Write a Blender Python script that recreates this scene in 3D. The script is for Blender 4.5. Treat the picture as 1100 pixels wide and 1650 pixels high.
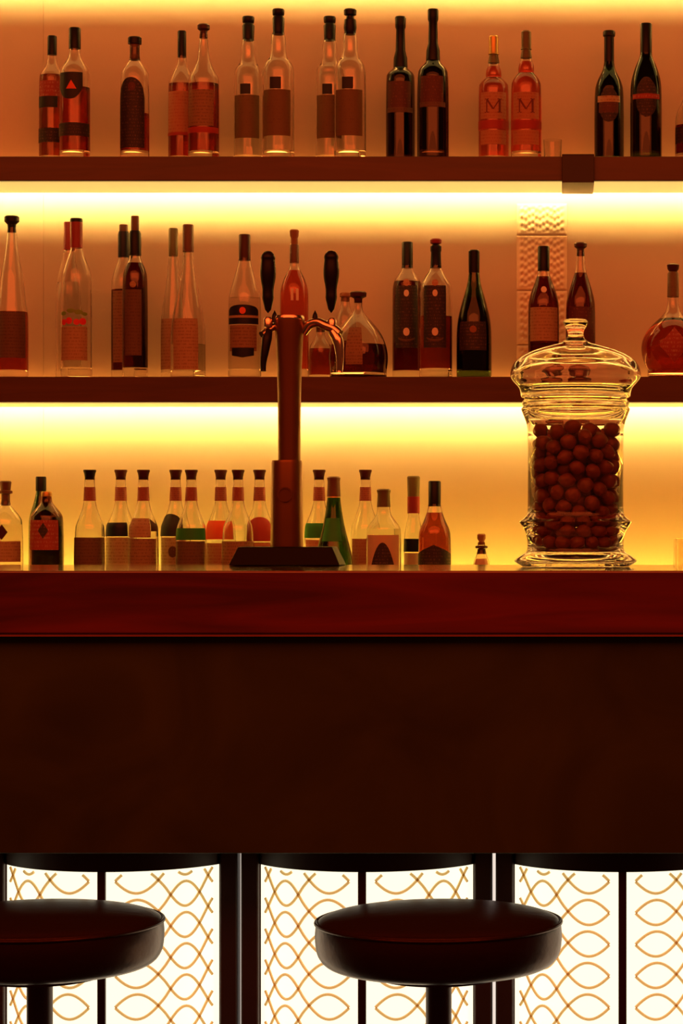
import bpy, math, random
import numpy as np
from mathutils import Vector
random.seed(7)
for o in list(bpy.data.objects): bpy.data.objects.remove(o)
S = bpy.context.scene
COL = S.collection
F = 3960.0            # focal length in pixels of the 1100 px wide frame
PX, PY = 900.0, 850.0 # where the level optical axis meets the (cropped) photograph
CZ = 1.165            # eye height
# ------------------------------------------------------------------ camera
cd = bpy.data.cameras.new('camera'); cam = bpy.data.objects.new('camera', cd); COL.objects.link(cam)
cam.location = (0, 0, CZ); cam.rotation_euler = (math.pi/2, 0, 0)
cd.sensor_fit = 'HORIZONTAL'; cd.sensor_width = 36; cd.lens = F/1100*36
cd.shift_x = -(PX-550)/1100; cd.shift_y = (PY-825)/1100
cd.clip_end = 50
S.camera = cam
# ------------------------------------------------------------------ world, exposure, fill lights
S.view_settings.view_transform = 'Standard'; S.view_settings.look = 'None'
S.view_settings.exposure = 0.0; S.view_settings.gamma = 1.0
w = bpy.data.worlds.new('world'); S.world = w; w.use_nodes = True
w.node_tree.nodes['Background'].inputs[0].default_value = (1.0, 0.17, 0.045, 1)
w.node_tree.nodes['Background'].inputs[1].default_value = 0.08
AMB = (1.0, 0.12, 0.02)
def area(name, loc, rot, sx, sy, power, col):
    l = bpy.data.lights.new(name, 'AREA'); l.shape = 'RECTANGLE'; l.size = sx; l.size_y = sy
    l.energy = power; l.color = col
    o = bpy.data.objects.new(name, l); COL.objects.link(o); o.location = loc; o.rotation_euler = rot
    return o
# unseen amber fills added to stand in for the room's ambient light
area('back_wall_fill', (-0.4, 3.0, 2.98), (math.radians(56), 0, 0), 5.2, 1.2, 31, AMB)
area('bar_front_fill', (-0.4, 1.6, 3.2), (math.radians(52), 0, 0), 5.2, 1.8, 74, AMB)
STRIP = (1.0, 0.60, 0.145); STRIP_W = 84.0
STRIP_LOW = 62.0

# ------------------------------------------------------------------ helpers
def X(px, d): return (px-PX)*d/F
def Z(py, d): return CZ+(PY-py)*d/F
def mesh(name, verts, faces, mat, parent=None, smooth=True, bevel=0, sharp=40, loc=None):
    me = bpy.data.meshes.new(name); me.from_pydata(verts, [], faces); me.validate()
    if mat: me.materials.append(mat)
    if smooth:
        me.polygons.foreach_set('use_smooth', [True]*len(me.polygons))
        me.set_sharp_from_angle(angle=math.radians(sharp))
    o = bpy.data.objects.new(name, me); COL.objects.link(o)
    if parent: o.parent = parent
    if loc: o.location = loc
    if bevel:
        b = o.modifiers.new('bevel', 'BEVEL'); b.width = bevel; b.segments = 2; b.limit_method = 'ANGLE'
    return o
def empty(name, loc, label=None, cat=None, group=None):
    o = bpy.data.objects.new(name, None); COL.objects.link(o); o.location = loc; o.empty_display_size = .05
    tag(o, label, cat, group); return o
def tag(o, label=None, cat=None, group=None, kind=None):
    if label: o['label'] = label
    if cat: o['category'] = cat
    if group: o['group'] = group
    if kind: o['kind'] = kind
    return o
class MB:
    def __init__(s): s.v = []; s.f = []
    def add(s, v, f):
        n = len(s.v); s.v += [tuple(q) for q in v]; s.f += [tuple(i+n for i in q) for q in f]; return s
    def box(s, x0, x1, y0, y1, z0, z1):
        return s.add([(x0,y0,z0),(x1,y0,z0),(x1,y1,z0),(x0,y1,z0),(x0,y0,z1),(x1,y0,z1),(x1,y1,z1),(x0,y1,z1)],
                     [(0,3,2,1),(4,5,6,7),(0,1,5,4),(1,2,6,5),(2,3,7,6),(3,0,4,7)])
    def lathe(s, pts, seg=40, cx=0, cy=0):
        """pts (r,z) bottom to top outside (closed automatically when r=0)"""
        v = []; f = []; rings = []
        for r, z in pts:
            if r < 1e-6:
                rings.append([len(v)]); v.append((cx, cy, z))
            else:
                rings.append(list(range(len(v), len(v)+seg)))
                v += [(cx+r*math.sin(2*math.pi*k/seg), cy-r*math.cos(2*math.pi*k/seg), z) for k in range(seg)]
        for a, b in zip(rings, rings[1:]):
            for k in range(seg):
                k2 = (k+1) % seg
                if len(a) == 1 and len(b) == 1: continue
                if len(a) == 1: f.append((a[0], b[k2], b[k]))
                elif len(b) == 1: f.append((a[k], a[k2], b[0]))
                else: f.append((a[k], a[k2], b[k2], b[k]))
        return s.add(v, f)
    def tube(s, path, rad, seg=10, close=True):
        path = [Vector(p) for p in path]; n = len(path)
        if not hasattr(rad, '__len__'): rad = [rad]*n
        v = []; f = []
        up = Vector((0, 1, 0))
        for i, p in enumerate(path):
            t = (path[min(i+1, n-1)]-path[max(i-1, 0)]).normalized()
            a = up.cross(t)
            if a.length < 1e-3: a = Vector((1, 0, 0)).cross(t)
            a.normalize(); b = t.cross(a)
            for k in range(seg):
                th = 2*math.pi*k/seg
                v.append(p+(a*math.cos(th)+b*math.sin(th))*rad[i])
        for i in range(n-1):
            for k in range(seg):
                k2 = (k+1) % seg
                f.append((i*seg+k, i*seg+k2, (i+1)*seg+k2, (i+1)*seg+k))
        if close:
            f.append(tuple(range(seg))[::-1]); f.append(tuple((n-1)*seg+k for k in range(seg)))
        return s.add(v, f)
    def build(s, name, mat, parent=None, **k): return mesh(name, s.v, s.f, mat, parent, **k)
def bezier(p, n=14):
    """Catmull-Rom through points"""
    p = [Vector(q) for q in p]; out = []
    for i in range(len(p)-1):
        a = p[max(i-1, 0)]; b = p[i]; c = p[i+1]; d = p[min(i+2, len(p)-1)]
        for k in range(n):
            t = k/n
            out.append(.5*((2*b)+(c-a)*t+(2*a-5*b+4*c-d)*t*t+(3*b-a-3*c+d)*t**3))
    out.append(p[-1]); return out
def chaikin(pts, it=2):
    for _ in range(it):
        q = [pts[0]]
        for a, b in zip(pts, pts[1:]):
            q.append((a[0]*.75+b[0]*.25, a[1]*.75+b[1]*.25)); q.append((a[0]*.25+b[0]*.75, a[1]*.25+b[1]*.75))
        q.append(pts[-1]); pts = q
    return pts

# ------------------------------------------------------------------ materials
MATS = {}
def srgb(c):
    return tuple(((x/255)/12.92 if x/255 <= .04045 else ((x/255+.055)/1.055)**2.4) for x in c)
def new_mat(name):
    m = bpy.data.materials.new(name); m.use_nodes = True
    nt = m.node_tree; return m, nt, nt.nodes['Principled BSDF'], nt.links
def noise_setup(nt, scale, coord='Object', vec=None, detail=3):
    tc = nt.nodes.new('ShaderNodeTexCoord'); mp = nt.nodes.new('ShaderNodeMapping')
    if vec: mp.inputs['Scale'].default_value = vec
    nz = nt.nodes.new('ShaderNodeTexNoise'); nz.inputs['Scale'].default_value = scale; nz.inputs['Detail'].default_value = detail
    nt.links.new(tc.outputs[coord], mp.inputs[0]); nt.links.new(mp.outputs[0], nz.inputs['Vector'])
    return nz
def mat(name, col, rough=.5, metal=0, var=.12, scale=20, vec=None, bump=0, spec=.5, coat=0, ior=1.5):
    if name in MATS: return MATS[name]
    m, nt, b, L = new_mat(name); c = col
    nz = noise_setup(nt, scale, vec=vec)
    mx = nt.nodes.new('ShaderNodeMix'); mx.data_type = 'RGBA'
    mx.inputs[6].default_value = (*[x*(1-var) for x in c], 1); mx.inputs[7].default_value = (*[min(1, x*(1+var)) for x in c], 1)
    L.new(nz.outputs[0], mx.inputs[0]); L.new(mx.outputs[2], b.inputs['Base Color'])
    b.inputs['Roughness'].default_value = rough; b.inputs['Metallic'].default_value = metal
    b.inputs['Specular IOR Level'].default_value = spec; b.inputs['Coat Weight'].default_value = coat
    b.inputs['Coat Roughness'].default_value = .05
    if bump:
        bp = nt.nodes.new('ShaderNodeBump'); bp.inputs['Strength'].default_value = bump; bp.inputs['Distance'].default_value = .002
        L.new(nz.outputs[0], bp.inputs['Height']); L.new(bp.outputs[0], b.inputs['Normal'])
    MATS[name] = m; return m
def glass(name, col, rough=0.0, ior=1.47):
    if name in MATS: return MATS[name]
    m, nt, b, L = new_mat(name)
    nz = noise_setup(nt, 40)
    mx = nt.nodes.new('ShaderNodeMix'); mx.data_type = 'RGBA'
    mx.inputs[6].default_value = (*[x*.96 for x in col], 1); mx.inputs[7].default_value = (*col, 1)
    L.new(nz.outputs[0], mx.inputs[0]); L.new(mx.outputs[2], b.inputs['Base Color'])
    b.inputs['Roughness'].default_value = rough; b.inputs['IOR'].default_value = ior
    b.inputs['Transmission Weight'].default_value = 1
    MATS[name] = m; return m
def emit(name, col, strength, base=(.8, .8, .8)):
    if name in MATS: return MATS[name]
    m, nt, b, L = new_mat(name)
    b.inputs['Base Color'].default_value = (*base, 1)
    b.inputs['Emission Color'].default_value = (*col, 1); b.inputs['Emission Strength'].default_value = strength
    MATS[name] = m; return m
def wood(name, c1, c2, rough=.35, scale=3, vec=(1, 8, 8), coat=.0, spec=.5):
    m, nt, b, L = new_mat(name)
    nz = noise_setup(nt, scale, vec=vec, detail=8); nz.inputs['Distortion'].default_value = 1.2
    cr = nt.nodes.new('ShaderNodeValToRGB'); cr.color_ramp.elements[0].position = .3; cr.color_ramp.elements[1].position = .75
    cr.color_ramp.elements[0].color = (*c1, 1); cr.color_ramp.elements[1].color = (*c2, 1)
    L.new(nz.outputs[0], cr.inputs[0]); L.new(cr.outputs[0], b.inputs['Base Color'])
    b.inputs['Roughness'].default_value = rough; b.inputs['Coat Weight'].default_value = coat
    b.inputs['Coat Roughness'].default_value = .08; b.inputs['Specular IOR Level'].default_value = spec
    return m
def printed(name, col, ink, freq=140, amount=.5, rough=.6):
    """paper label with rows of small illegible print"""
    if name in MATS: return MATS[name]
    m, nt, b, L = new_mat(name); N = nt.nodes
    tc = N.new('ShaderNodeTexCoord'); sp = N.new('ShaderNodeSeparateXYZ'); L.new(tc.outputs['Object'], sp.inputs[0])
    def mth(op, a, v=None, lnk=None):
        n = N.new('ShaderNodeMath'); n.operation = op; L.new(a, n.inputs[0])
        if lnk is not None: L.new(lnk, n.inputs[1])
        elif v is not None: n.inputs[1].default_value = v
        return n.outputs[0]
    fr = mth('FRACT', mth('MULTIPLY', sp.outputs[2], freq)); row = mth('LESS_THAN', fr, .5)
    nz = noise_setup(nt, 90, vec=(6, 1, 1.2), detail=2)
    wd = mth('GREATER_THAN', nz.outputs[0], 1-amount)
    k = mth('MULTIPLY', mth('MULTIPLY', row, lnk=wd), .45)
    mx = N.new('ShaderNodeMix'); mx.data_type = 'RGBA'; mx.inputs[6].default_value = (*col, 1); mx.inputs[7].default_value = (*ink, 1)
    L.new(k, mx.inputs[0]); L.new(mx.outputs[2], b.inputs['Base Color']); b.inputs['Roughness'].default_value = rough
    MATS[name] = m; return m

G_CLEAR = glass('clear_glass', (.97, .95, .92))
G_GREEN = glass('green_glass', (.10, .22, .05))
G_DKGREEN = glass('dark_green_glass', (.045, .07, .02))
G_BLACK = glass('black_glass', (.045, .014, .010))
G_AMBER = glass('smoky_glass', (.35, .16, .08))
L_RED = glass('red_liquid', (.42, .045, .012), ior=1.34)
L_DKRED = glass('dark_red_liquid', (.14, .008, .004), ior=1.34)
L_AMBER = glass('amber_liquid', (.42, .10, .03), ior=1.34)
L_PINK = glass('pink_liquid', (.85, .14, .08), ior=1.34)
L_CLEAR = glass('clear_liquid', (.95, .9, .85), ior=1.34)
BLACK = mat('black_cap_plastic', (.008, .005, .005), .4, spec=.2)
NAVY = mat('navy_foil', (.012, .012, .026), .4, spec=.25)
REDCAP = mat('red_cap_foil', (.28, .015, .02), .4)
BROWNCAP = mat('brown_cap_foil', (.13, .045, .02), .5)
CORK = mat('cork_stopper', (.30, .12, .05), .8, bump=.4, scale=200)
DKCAP = mat('dark_maroon_cap', (.06, .010, .008), .45, spec=.25)
OLIVE = mat('olive_foil', (.13, .10, .03), .5)
GOLD = mat('gold_foil', (.55, .35, .10), .35, metal=.6)
PALE = mat('pale_paper', (.62, .45, .33), .7)
WHITEP = mat('white_ink', (.85, .78, .7), .6)
ORANGE = mat('orange_paper', (.95, .12, .02), .6)
GREENP = mat('green_paper', (.02, .25, .03), .6)
BLACKP = mat('black_paper', (.012, .010, .010), .6)
REDP = mat('red_paper', (.40, .03, .02), .6)
P_TAN = printed('tan_printed_label', (.29, .17, .09), (.08, .02, .015))
P_PALE = printed('pale_printed_label', (.44, .30, .18), (.16, .04, .03))
P_BROWN = printed('brown_printed_label', (.13, .065, .035), (.05, .015, .01))
P_OLIVE = printed('olive_printed_label', (.16, .10, .035), (.06, .025, .012), amount=.4)
P_DARK = printed('dark_printed_label', (.022, .012, .014), (.18, .08, .05), amount=.45)
P_MAROON = printed('maroon_printed_label', (.09, .018, .012), (.30, .10, .06), amount=.4)
P_PINK = printed('pink_printed_label', (.48, .22, .12), (.35, .03, .03))
P_RED = printed('red_printed_label', (.34, .04, .03), (.6, .4, .28), freq=110, amount=.45)

# ------------------------------------------------------------------ the setting
WALL_Y = 5.63
def wall_material():
    m, nt, b, L = new_mat('cream_plaster')
    nz = noise_setup(nt, 5, detail=6)
    cr = nt.nodes.new('ShaderNodeValToRGB'); cr.color_ramp.elements[0].color = (.56, .45, .36, 1); cr.color_ramp.elements[1].color = (.64, .52, .42, 1)
    L.new(nz.outputs[0], cr.inputs[0]); L.new(cr.outputs[0], b.inputs['Base Color'])
    b.inputs['Roughness'].default_value = .75
    bp = nt.nodes.new('ShaderNodeBump'); bp.inputs['Strength'].default_value = .15; bp.inputs['Distance'].default_value = .001
    n2 = noise_setup(nt, 120); L.new(n2.outputs[0], bp.inputs['Height']); L.new(bp.outputs[0], b.inputs['Normal'])
    return m
WALLM = wall_material()
# back wall in boards with fine vertical joints
mb = MB(); xs = [-3.2, X(70, WALL_Y), 2.2]
for a, b in zip(xs, xs[1:]): mb.box(a+.0003, b-.0003, WALL_Y, WALL_Y+.1, 0, 3.6)
tag(mb.build('wall_back', WALLM, smooth=False), kind='structure')
FLOORM = wood('dark_floor_boards', (.02, .008, .004), (.05, .02, .01), .4, 4, (10, 1, 1))
tag(MB().box(-3.2, 2.2, -.5, 5.8, -.05, 0).build('floor', FLOORM, smooth=False), kind='structure')
tag(MB().box(-3.2, 2.2, -.5, 5.8, 3.6, 3.65).build('ceiling', mat('dark_ceiling_paint', (.10, .04, .02), .8), smooth=False), kind='structure')

SHELFM = wood('reddish_shelf_wood', (.062, .017, .003), (.105, .031, .006), .42, 3, (1, 6, 10))
SF, SB = 5.38, 5.555    # shelf front and back of its thick board
def shelf(ztop, zbot, name_label, lip=.0195):
    zm = (ztop+zbot)/2
    r = empty('wall_shelf', (-.5, SB, zbot), name_label, 'shelf', None)
    def P(mbx): mbx.v = [(a+.5, b-SB, c-zbot) for a, b, c in mbx.v]; return mbx
    P(MB().box(-3.1, 2.1, SF, SB, zbot, ztop)).build('board', SHELFM, r, bevel=.0015)
    P(MB().box(-3.1, 2.1, SB+.0002, WALL_Y-.0005, ztop-.014, ztop-.0005)).build('back_board', SHELFM, r)
    P(MB().box(-3.1, 2.1, SF+.012, SB-.002, zbot-.002, zbot-.0002)).build('added_underside_glow', emit('under_shelf_glow', (1, .66, .17), .78, (.5, .4, .3)), r)  # underside made to glow, standing in for light bounced under the shelf
    P(MB().box(-3.1, 2.1, SF+.006, WALL_Y-.001, ztop-.0004, ztop+.0003)).build('bounce_liner', mat('tan_bounce_liner', (.6, .42, .24), .5), r)  # unseen pale sheet added to bounce light onto wall and bottle feet
    P(MB().box(-3.1, 2.1, SB+.0002, SB+lip, zbot, zbot+.0015)).build('added_light_baffle', SHELFM, r)  # unseen lip added so the strip's glow fades sooner down the wall
    P(MB().box(-3.1, 2.1, SB+.0004, SB+.003, zbot+.004, zbot+.036)).build('led_strip', emit('warm_led_strip', STRIP, STRIP_W), r, smooth=False)
    P(MB().box(-3.1, 2.1, 5.606, 5.612, ztop+.0004, ztop+.003)).build('added_rear_glow', emit('added_amber_glow', (1, .36, .05), 7), r, smooth=False)  # hidden strip added to brighten the wall just above the shelf
    return r
Z1T, Z1B = Z(252, SF), Z(291, SF)
Z2T, Z2B = Z(607, SF), Z(648, SF)
Z0B = Z(-78, SF)
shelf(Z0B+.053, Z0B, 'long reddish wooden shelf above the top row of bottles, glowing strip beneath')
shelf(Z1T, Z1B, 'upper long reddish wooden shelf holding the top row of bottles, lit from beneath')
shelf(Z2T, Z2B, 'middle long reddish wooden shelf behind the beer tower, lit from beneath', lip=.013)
# dark bracket wrapped round the upper shelf
bx0, bx1 = X(905, 5.366), X(957, 5.366)
mb = MB().box(bx0, bx1, 5.366, 5.3795, Z1B-.002, Z1T+.003)
mb.box(bx0, bx1, 5.366, 5.55, Z1B-.006, Z1B-.0005)
mb.box(bx0, bx1, 5.366, 5.41, Z1T+.0005, Z1T+.003)
tag(mb.build('shelf_bracket', mat('dark_bracket_metal', (.018, .004, .003), .5), bevel=.0008), 'dark square bracket wrapped around the front edge of the upper shelf', 'bracket')
# back counter and its light strip
Z3T = CZ-.18
r = empty('back_counter', (-.5, 5.3, 0), 'low back counter behind the bar carrying the lowest row of bottles', 'counter')
def P0(mbx): mbx.v = [(a+.5, b-5.3, c) for a, b, c in mbx.v]; return mbx
P0(MB().box(-3.1, 2.1, 5.18, WALL_Y-.001, Z3T-.04, Z3T)).build('worktop', mat('honey_worktop', (.45, .28, .16), .35), r, bevel=.002)
P0(MB().box(-3.1, 2.1, 5.2, WALL_Y-.001, .0005, Z3T-.0405)).build('cabinet_body', SHELFM, r)
P0(MB().box(-3.1, 2.1, 5.574, 5.589, Z3T+.0005, Z3T+.006)).build('led_strip', emit('low_led_strip', (1, .66, .065), STRIP_LOW), r, smooth=False)

# ------------------------------------------------------------------ the bar
CT = CZ-.065
ZS = Z(1022, 3.70)
def counter_mat():
    m = wood('polished_mahogany', (.075, .0028, .001), (.19, .011, .003), .12, 2.2, (1, 5, 9), coat=1.0)
    m.node_tree.nodes['Principled BSDF'].inputs['Coat Roughness'].default_value = .07
    return m
MAHOG = counter_mat()
ct = MB().box(-3, 2, 3.70, 4.30, ZS, CT).build('bar_countertop', MAHOG, bevel=.003)
tag(ct, 'thick polished dark red wooden bar top running across the picture', 'countertop')
tag(MB().box(-3, 2, 3.703, 3.712, ZS-.0035, ZS-.0003).build('edge_bead', mat('copper_bead', (.5, .12, .06), .4, metal=.5)), 'thin reddish bead line along the lower edge of the bar top', 'trim')
FASC = wood('dark_brown_fascia', (.030, .030, .0008), (.058, .058, .002), .5, 2.0, (2, 2, 2), spec=.25)
ZF = Z(1375, 3.72)
tag(MB().box(-3, 2, 3.72, 3.745, ZF, ZS-.004).build('bar_fascia', FASC, bevel=.001), 'plain dark brown front board of the bar under the red top', 'bar front')
DK = mat('black_brown_frame', (.030, .008, .004), .45, spec=.3)
tag(MB().box(-3, 2, 4.0, 4.22, .0005, ZS-.001).build('bar_carcass', DK), 'dark closed body of the bar behind the glowing front bays', 'bar body')

SIDE, FRONT = 3.87, 3.775
HALF = 172.5*SIDE/F; SAG = SIDE-FRONT
RAD = (HALF**2+SAG**2)/(2*SAG); AMAX = math.asin(HALF/RAD)
ZH = CZ-555*FRONT/F   # lower edge of the curved header
PITCH = 409*SIDE/F
PANELM = emit('backlit_cream_panel', (1, .92, .66), 1.3)
LATM = mat('amber_lattice_relief', (.75, .44, .10), .45)
LATM.node_tree.nodes['Principled BSDF'].inputs['Transmission Weight'].default_value = .35
def arc(a, rr): return (rr*math.sin(a), RAD-rr*math.cos(a))   # y measured back from the front of the bulge
def curved(z0, z1, r0, r1, amax=AMAX, n=40):
    m = MB(); v = []; f = []
    for i in range(n+1):
        a = -amax+2*amax*i/n
        for rr, zz in ((r1, z0), (r0, z0), (r0, z1), (r1, z1)):
            x, y = arc(a, rr); v.append((x, y, zz))
    for i in range(n):
        for k in range(4):
            k2 = (k+1) % 4; f.append((i*4+k, i*4+k2, i*4+4+k2, i*4+4+k))
    f.append((0, 1, 2, 3)); f.append((n*4+3, n*4+2, n*4+1, n*4)); return m.add(v, f)
def bay(cx, label):
    r = empty('curved_bar_bay', (cx, FRONT, 0), label, 'bar front panel', 'glowing curved bays along the bar front')
    curved(.08, ZH+.01, RAD-.006, RAD-.002).build('backlit_panel', PANELM, r, sharp=30)
    curved(ZH, ZF+.03, RAD-.008, RAD+.003).build('header', DK, r, sharp=30)
    curved(.0005, .08, RAD-.008, RAD+.003).build('plinth', DK, r, sharp=30)
    MB().box(-.0062, .0062, -.006, .004, .08, ZH+.001).build('mullion', DK, r, bevel=.0015)
    # lattice
    m = MB(); P = .0485; A0 = .0313; per = math.radians(22); ac = math.radians(15.2)
    zc = Z(1470, FRONT+.01)
    for sgn in (-1, 1):
        for k in range(-9, 4):
            for fam in (0, 1):
                path = []
                def flush():
                    if len(path) > 3: m.tube(path, .0023, 6)
                for i in range(49):
                    a = math.radians(5.9)+(AMAX-math.radians(5)-math.radians(5.9))*i/48
                    dg_ = math.degrees(a)
                    ph = (dg_-15.5)/26 if dg_ < 28.5 else .5+(dg_-28.5)/20
                    c = math.cos(math.pi*ph)
                    z = zc+k*P+((-P/4+A0*c) if fam == 0 else (P/4-A0*c))
                    if .085 < z < ZH-.003:
                        x, y = arc(sgn*a, RAD-.0012); path.append((x, y, z))
                    else:
                        flush(); path = []
                flush()
    m.build('lattice', LATM, r)
    for s in (-1, 1):
        xi = s*(HALF+.0005); xo = s*(PITCH/2-.0029)
        y0 = SAG-.012
        MB().box(min(xi, xo), max(xi, xo), y0, y0+.05, .0005, ZF+.03).build('post', DK, r, bevel=.003)
    return r
names = ['leftmost glowing curved lattice bay of the bar front, outside the picture', 'curved glowing lattice bay behind the left stool', 'curved glowing lattice bay behind the middle stool, left of the centre slit',
         'curved glowing lattice bay at the right edge, right of the middle stool', 'glowing curved lattice bay beyond the right edge of the picture']
for i, n in enumerate(names):
    bay(X(591, SIDE)+(i-2)*PITCH, n)
for i, n in enumerate(['thin dim vertical light slit between two bays left of the middle stool', 'thin bright vertical light slit between two bays behind the middle stool']):
    x = X(591, SIDE)+(i-.5)*PITCH
    tag(MB().box(x-.0028, x+.0028, SIDE+.030, SIDE+.036, .05, ZF+.02).build('light_slit', emit('slit_light', (1, .85, .72), .9)), n, 'light strip', 'light slits between the bays')

# ------------------------------------------------------------------ stools
LEATHER = mat('black_brown_leather', (.014, .006, .002), .33, bump=.2, scale=90, spec=.5)
LEATHER.node_tree.nodes['Principled BSDF'].inputs['Specular Tint'].default_value = (1, .38, .12, 1)
CHROME = mat('dark_bronze_tube', (.05, .014, .008), .35, metal=.3)
def stool(px, label):
    d = 3.50; s = F/d
    zr = Z(1484, d)
    r = empty('bar_stool', (X(px, d), d, 0), label, 'bar stool', 'round bar stools at the bar')
    R = 199/s
    prof = [(0, zr-.066), (R*.80, zr-.066), (R*.92, zr-.060), (R*.985, zr-.045), (R*1.0, zr-.024), (R*.995, zr-.008), (R*.985, zr-.001),
            (R*.96, zr+.004), (R*.85, zr+.010), (R*.6, zr+.015), (R*.3, zr+.0175), (0, zr+.018)]
    MB().lathe(chaikin(prof, 2), 72).build('seat_cushion', LEATHER, r, sharp=60)
    pts = [(R*.992*math.cos(t), R*.992*math.sin(t), zr-.0005) for t in [2*math.pi*i/72 for i in range(73)]]
    MB().tube(pts, .0026, 8, False).build('piping', LEATHER, r)
    MB().lathe([(0, zr-.078), (.09, zr-.078), (.095, zr-.0662), (0, zr-.0662)], 40).build('seat_plate', CHROME, r)
    MB().lathe([(0, .03), (.0185, .03), (.0185, zr-.079), (0, zr-.079)], 32).build('post', CHROME, r)
    MB().lathe(chaikin([(0, .0005), (.19, .0005), (.19, .008), (.06, .022), (.024, .034), (0, .034)], 1), 48).build('base', CHROME, r)
    zf = .26
    m = MB().tube([(.13*math.cos(t), .13*math.sin(t), zf) for t in [2*math.pi*i/48 for i in range(49)]], .009, 10, False)
    for k in range(3):
        t = 2*math.pi*k/3+.5; m.tube([(.018*math.cos(t), .018*math.sin(t), zf), (.13*math.cos(t), .13*math.sin(t), zf)], .006, 8)
    m.build('foot_ring', CHROME, r)
    return r
stool(64, 'round black padded bar stool cut by the left edge of the picture')
stool(706.5, 'round black padded bar stool standing whole in the middle of the bar front')

# ------------------------------------------------------------------ bottles
def rad_at(prof, z):
    for (r0, z0), (r1, z1) in zip(prof, prof[1:]):
        if (z0-z)*(z1-z) <= 0 and abs(z1-z0) > 1e-9:
            t = (z-z0)/(z1-z0); return r0+(r1-r0)*t
    return prof[0][0] if z < prof[0][1] else prof[-1][0]
def patch(prof, z0, z1, a0, a1, off=.0005, th=.0004, shape=None, nu=16, nv=8):
    """curved sheet wrapped on the bottle; shape(u)->(t0,t1) trims bottom/top"""
    v = []; f = []
    for i in range(nu+1):
        u = i/nu; a = a0+(a1-a0)*u
        lo, hi = (0, 1) if shape is None else shape(2*u-1)
        for j in range(nv+1):
            z = z0+(z1-z0)*(lo+(hi-lo)*j/nv); r = rad_at(prof, z)
            for rr in (r+off, r+off+th): v.append((rr*math.sin(a), -rr*math.cos(a), z))
    def id(i, j, k): return (i*(nv+1)+j)*2+k
    for i in range(nu):
        for j in range(nv):
            f.append((id(i, j, 1), id(i+1, j, 1), id(i+1, j+1, 1), id(i, j+1, 1)))
            f.append((id(i, j, 0), id(i, j+1, 0), id(i+1, j+1, 0), id(i+1, j, 0)))
        f.append((id(i, 0, 0), id(i+1, 0, 0), id(i+1, 0, 1), id(i, 0, 1)))
        f.append((id(i, nv, 1), id(i+1, nv, 1), id(i+1, nv, 0), id(i, nv, 0)))
    for j in range(nv):
        f.append((id(0, j, 0), id(0, j, 1), id(0, j+1, 1), id(0, j+1, 0)))
        f.append((id(nu, j, 1), id(nu, j, 0), id(nu, j+1, 0), id(nu, j+1, 1)))
    return v, f
ARCH = lambda u: (0, 1-.28*(1-math.sqrt(max(0, 1-u*u))))
ARCHB = lambda u: (0, .35+.65*math.cos(u*math.pi/2)**.8)
CHEV = lambda u: (.22*abs(u), 1)
SHIELD = lambda u: (.45*abs(u)**2.5, 1)
DISC = lambda u: (.5-.5*math.sqrt(max(0, 1-u*u)), .5+.5*math.sqrt(max(0, 1-u*u)))
TRI = lambda u: (0, 1-abs(u))
DIAM = lambda u: (.5*abs(u), 1-.5*abs(u))
SWOOP = lambda u: (0, .35+.65*(1-(u+1)/2))
def lettering(size, prof, zmid, off=.0012):
    """the capital letter M in strokes, bent round the bottle"""
    h = size/2; wd = size*.5; v = []; f = []
    for (xa, za), (xb, zb_), th in (((-wd, -h), (-wd, h), .10), ((-wd, h), (0, -h*.55), .16), ((0, -h*.55), (wd, h), .10), ((wd, h), (wd, -h), .17)):
        n = 10; t = th*size/2
        for i in range(n+1):
            u = i/n; x = xa+(xb-xa)*u; z = za+(zb_-za)*u
            for sx in (-t, t):
                r = rad_at(prof, zmid+z)+off; a = (x+sx)/r
                v.append((r*math.sin(a), -r*math.cos(a), zmid+z))
            if i < n: k = len(v)-2; f.append((k, k+1, k+3, k+2))
    for sx in (-wd, wd):                      # serifs
        for zz_ in (-h, h):
            q = size*.17; k = len(v)
            for dx, dz in ((-q, -size*.03), (q, -size*.03), (q, size*.03), (-q, size*.03)):
                r = rad_at(prof, zmid+zz_)+off; a = (sx+dx)/r
                v.append((r*math.sin(a), -r*math.cos(a), zmid+zz_+dz))
            f.append((k, k+1, k+2, k+3))
    return v, f
DF, DB = 5.452, 5.532     # front and back row of bottles
SH = {1: Z1T, 2: Z2T, 3: Z3T}
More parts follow.
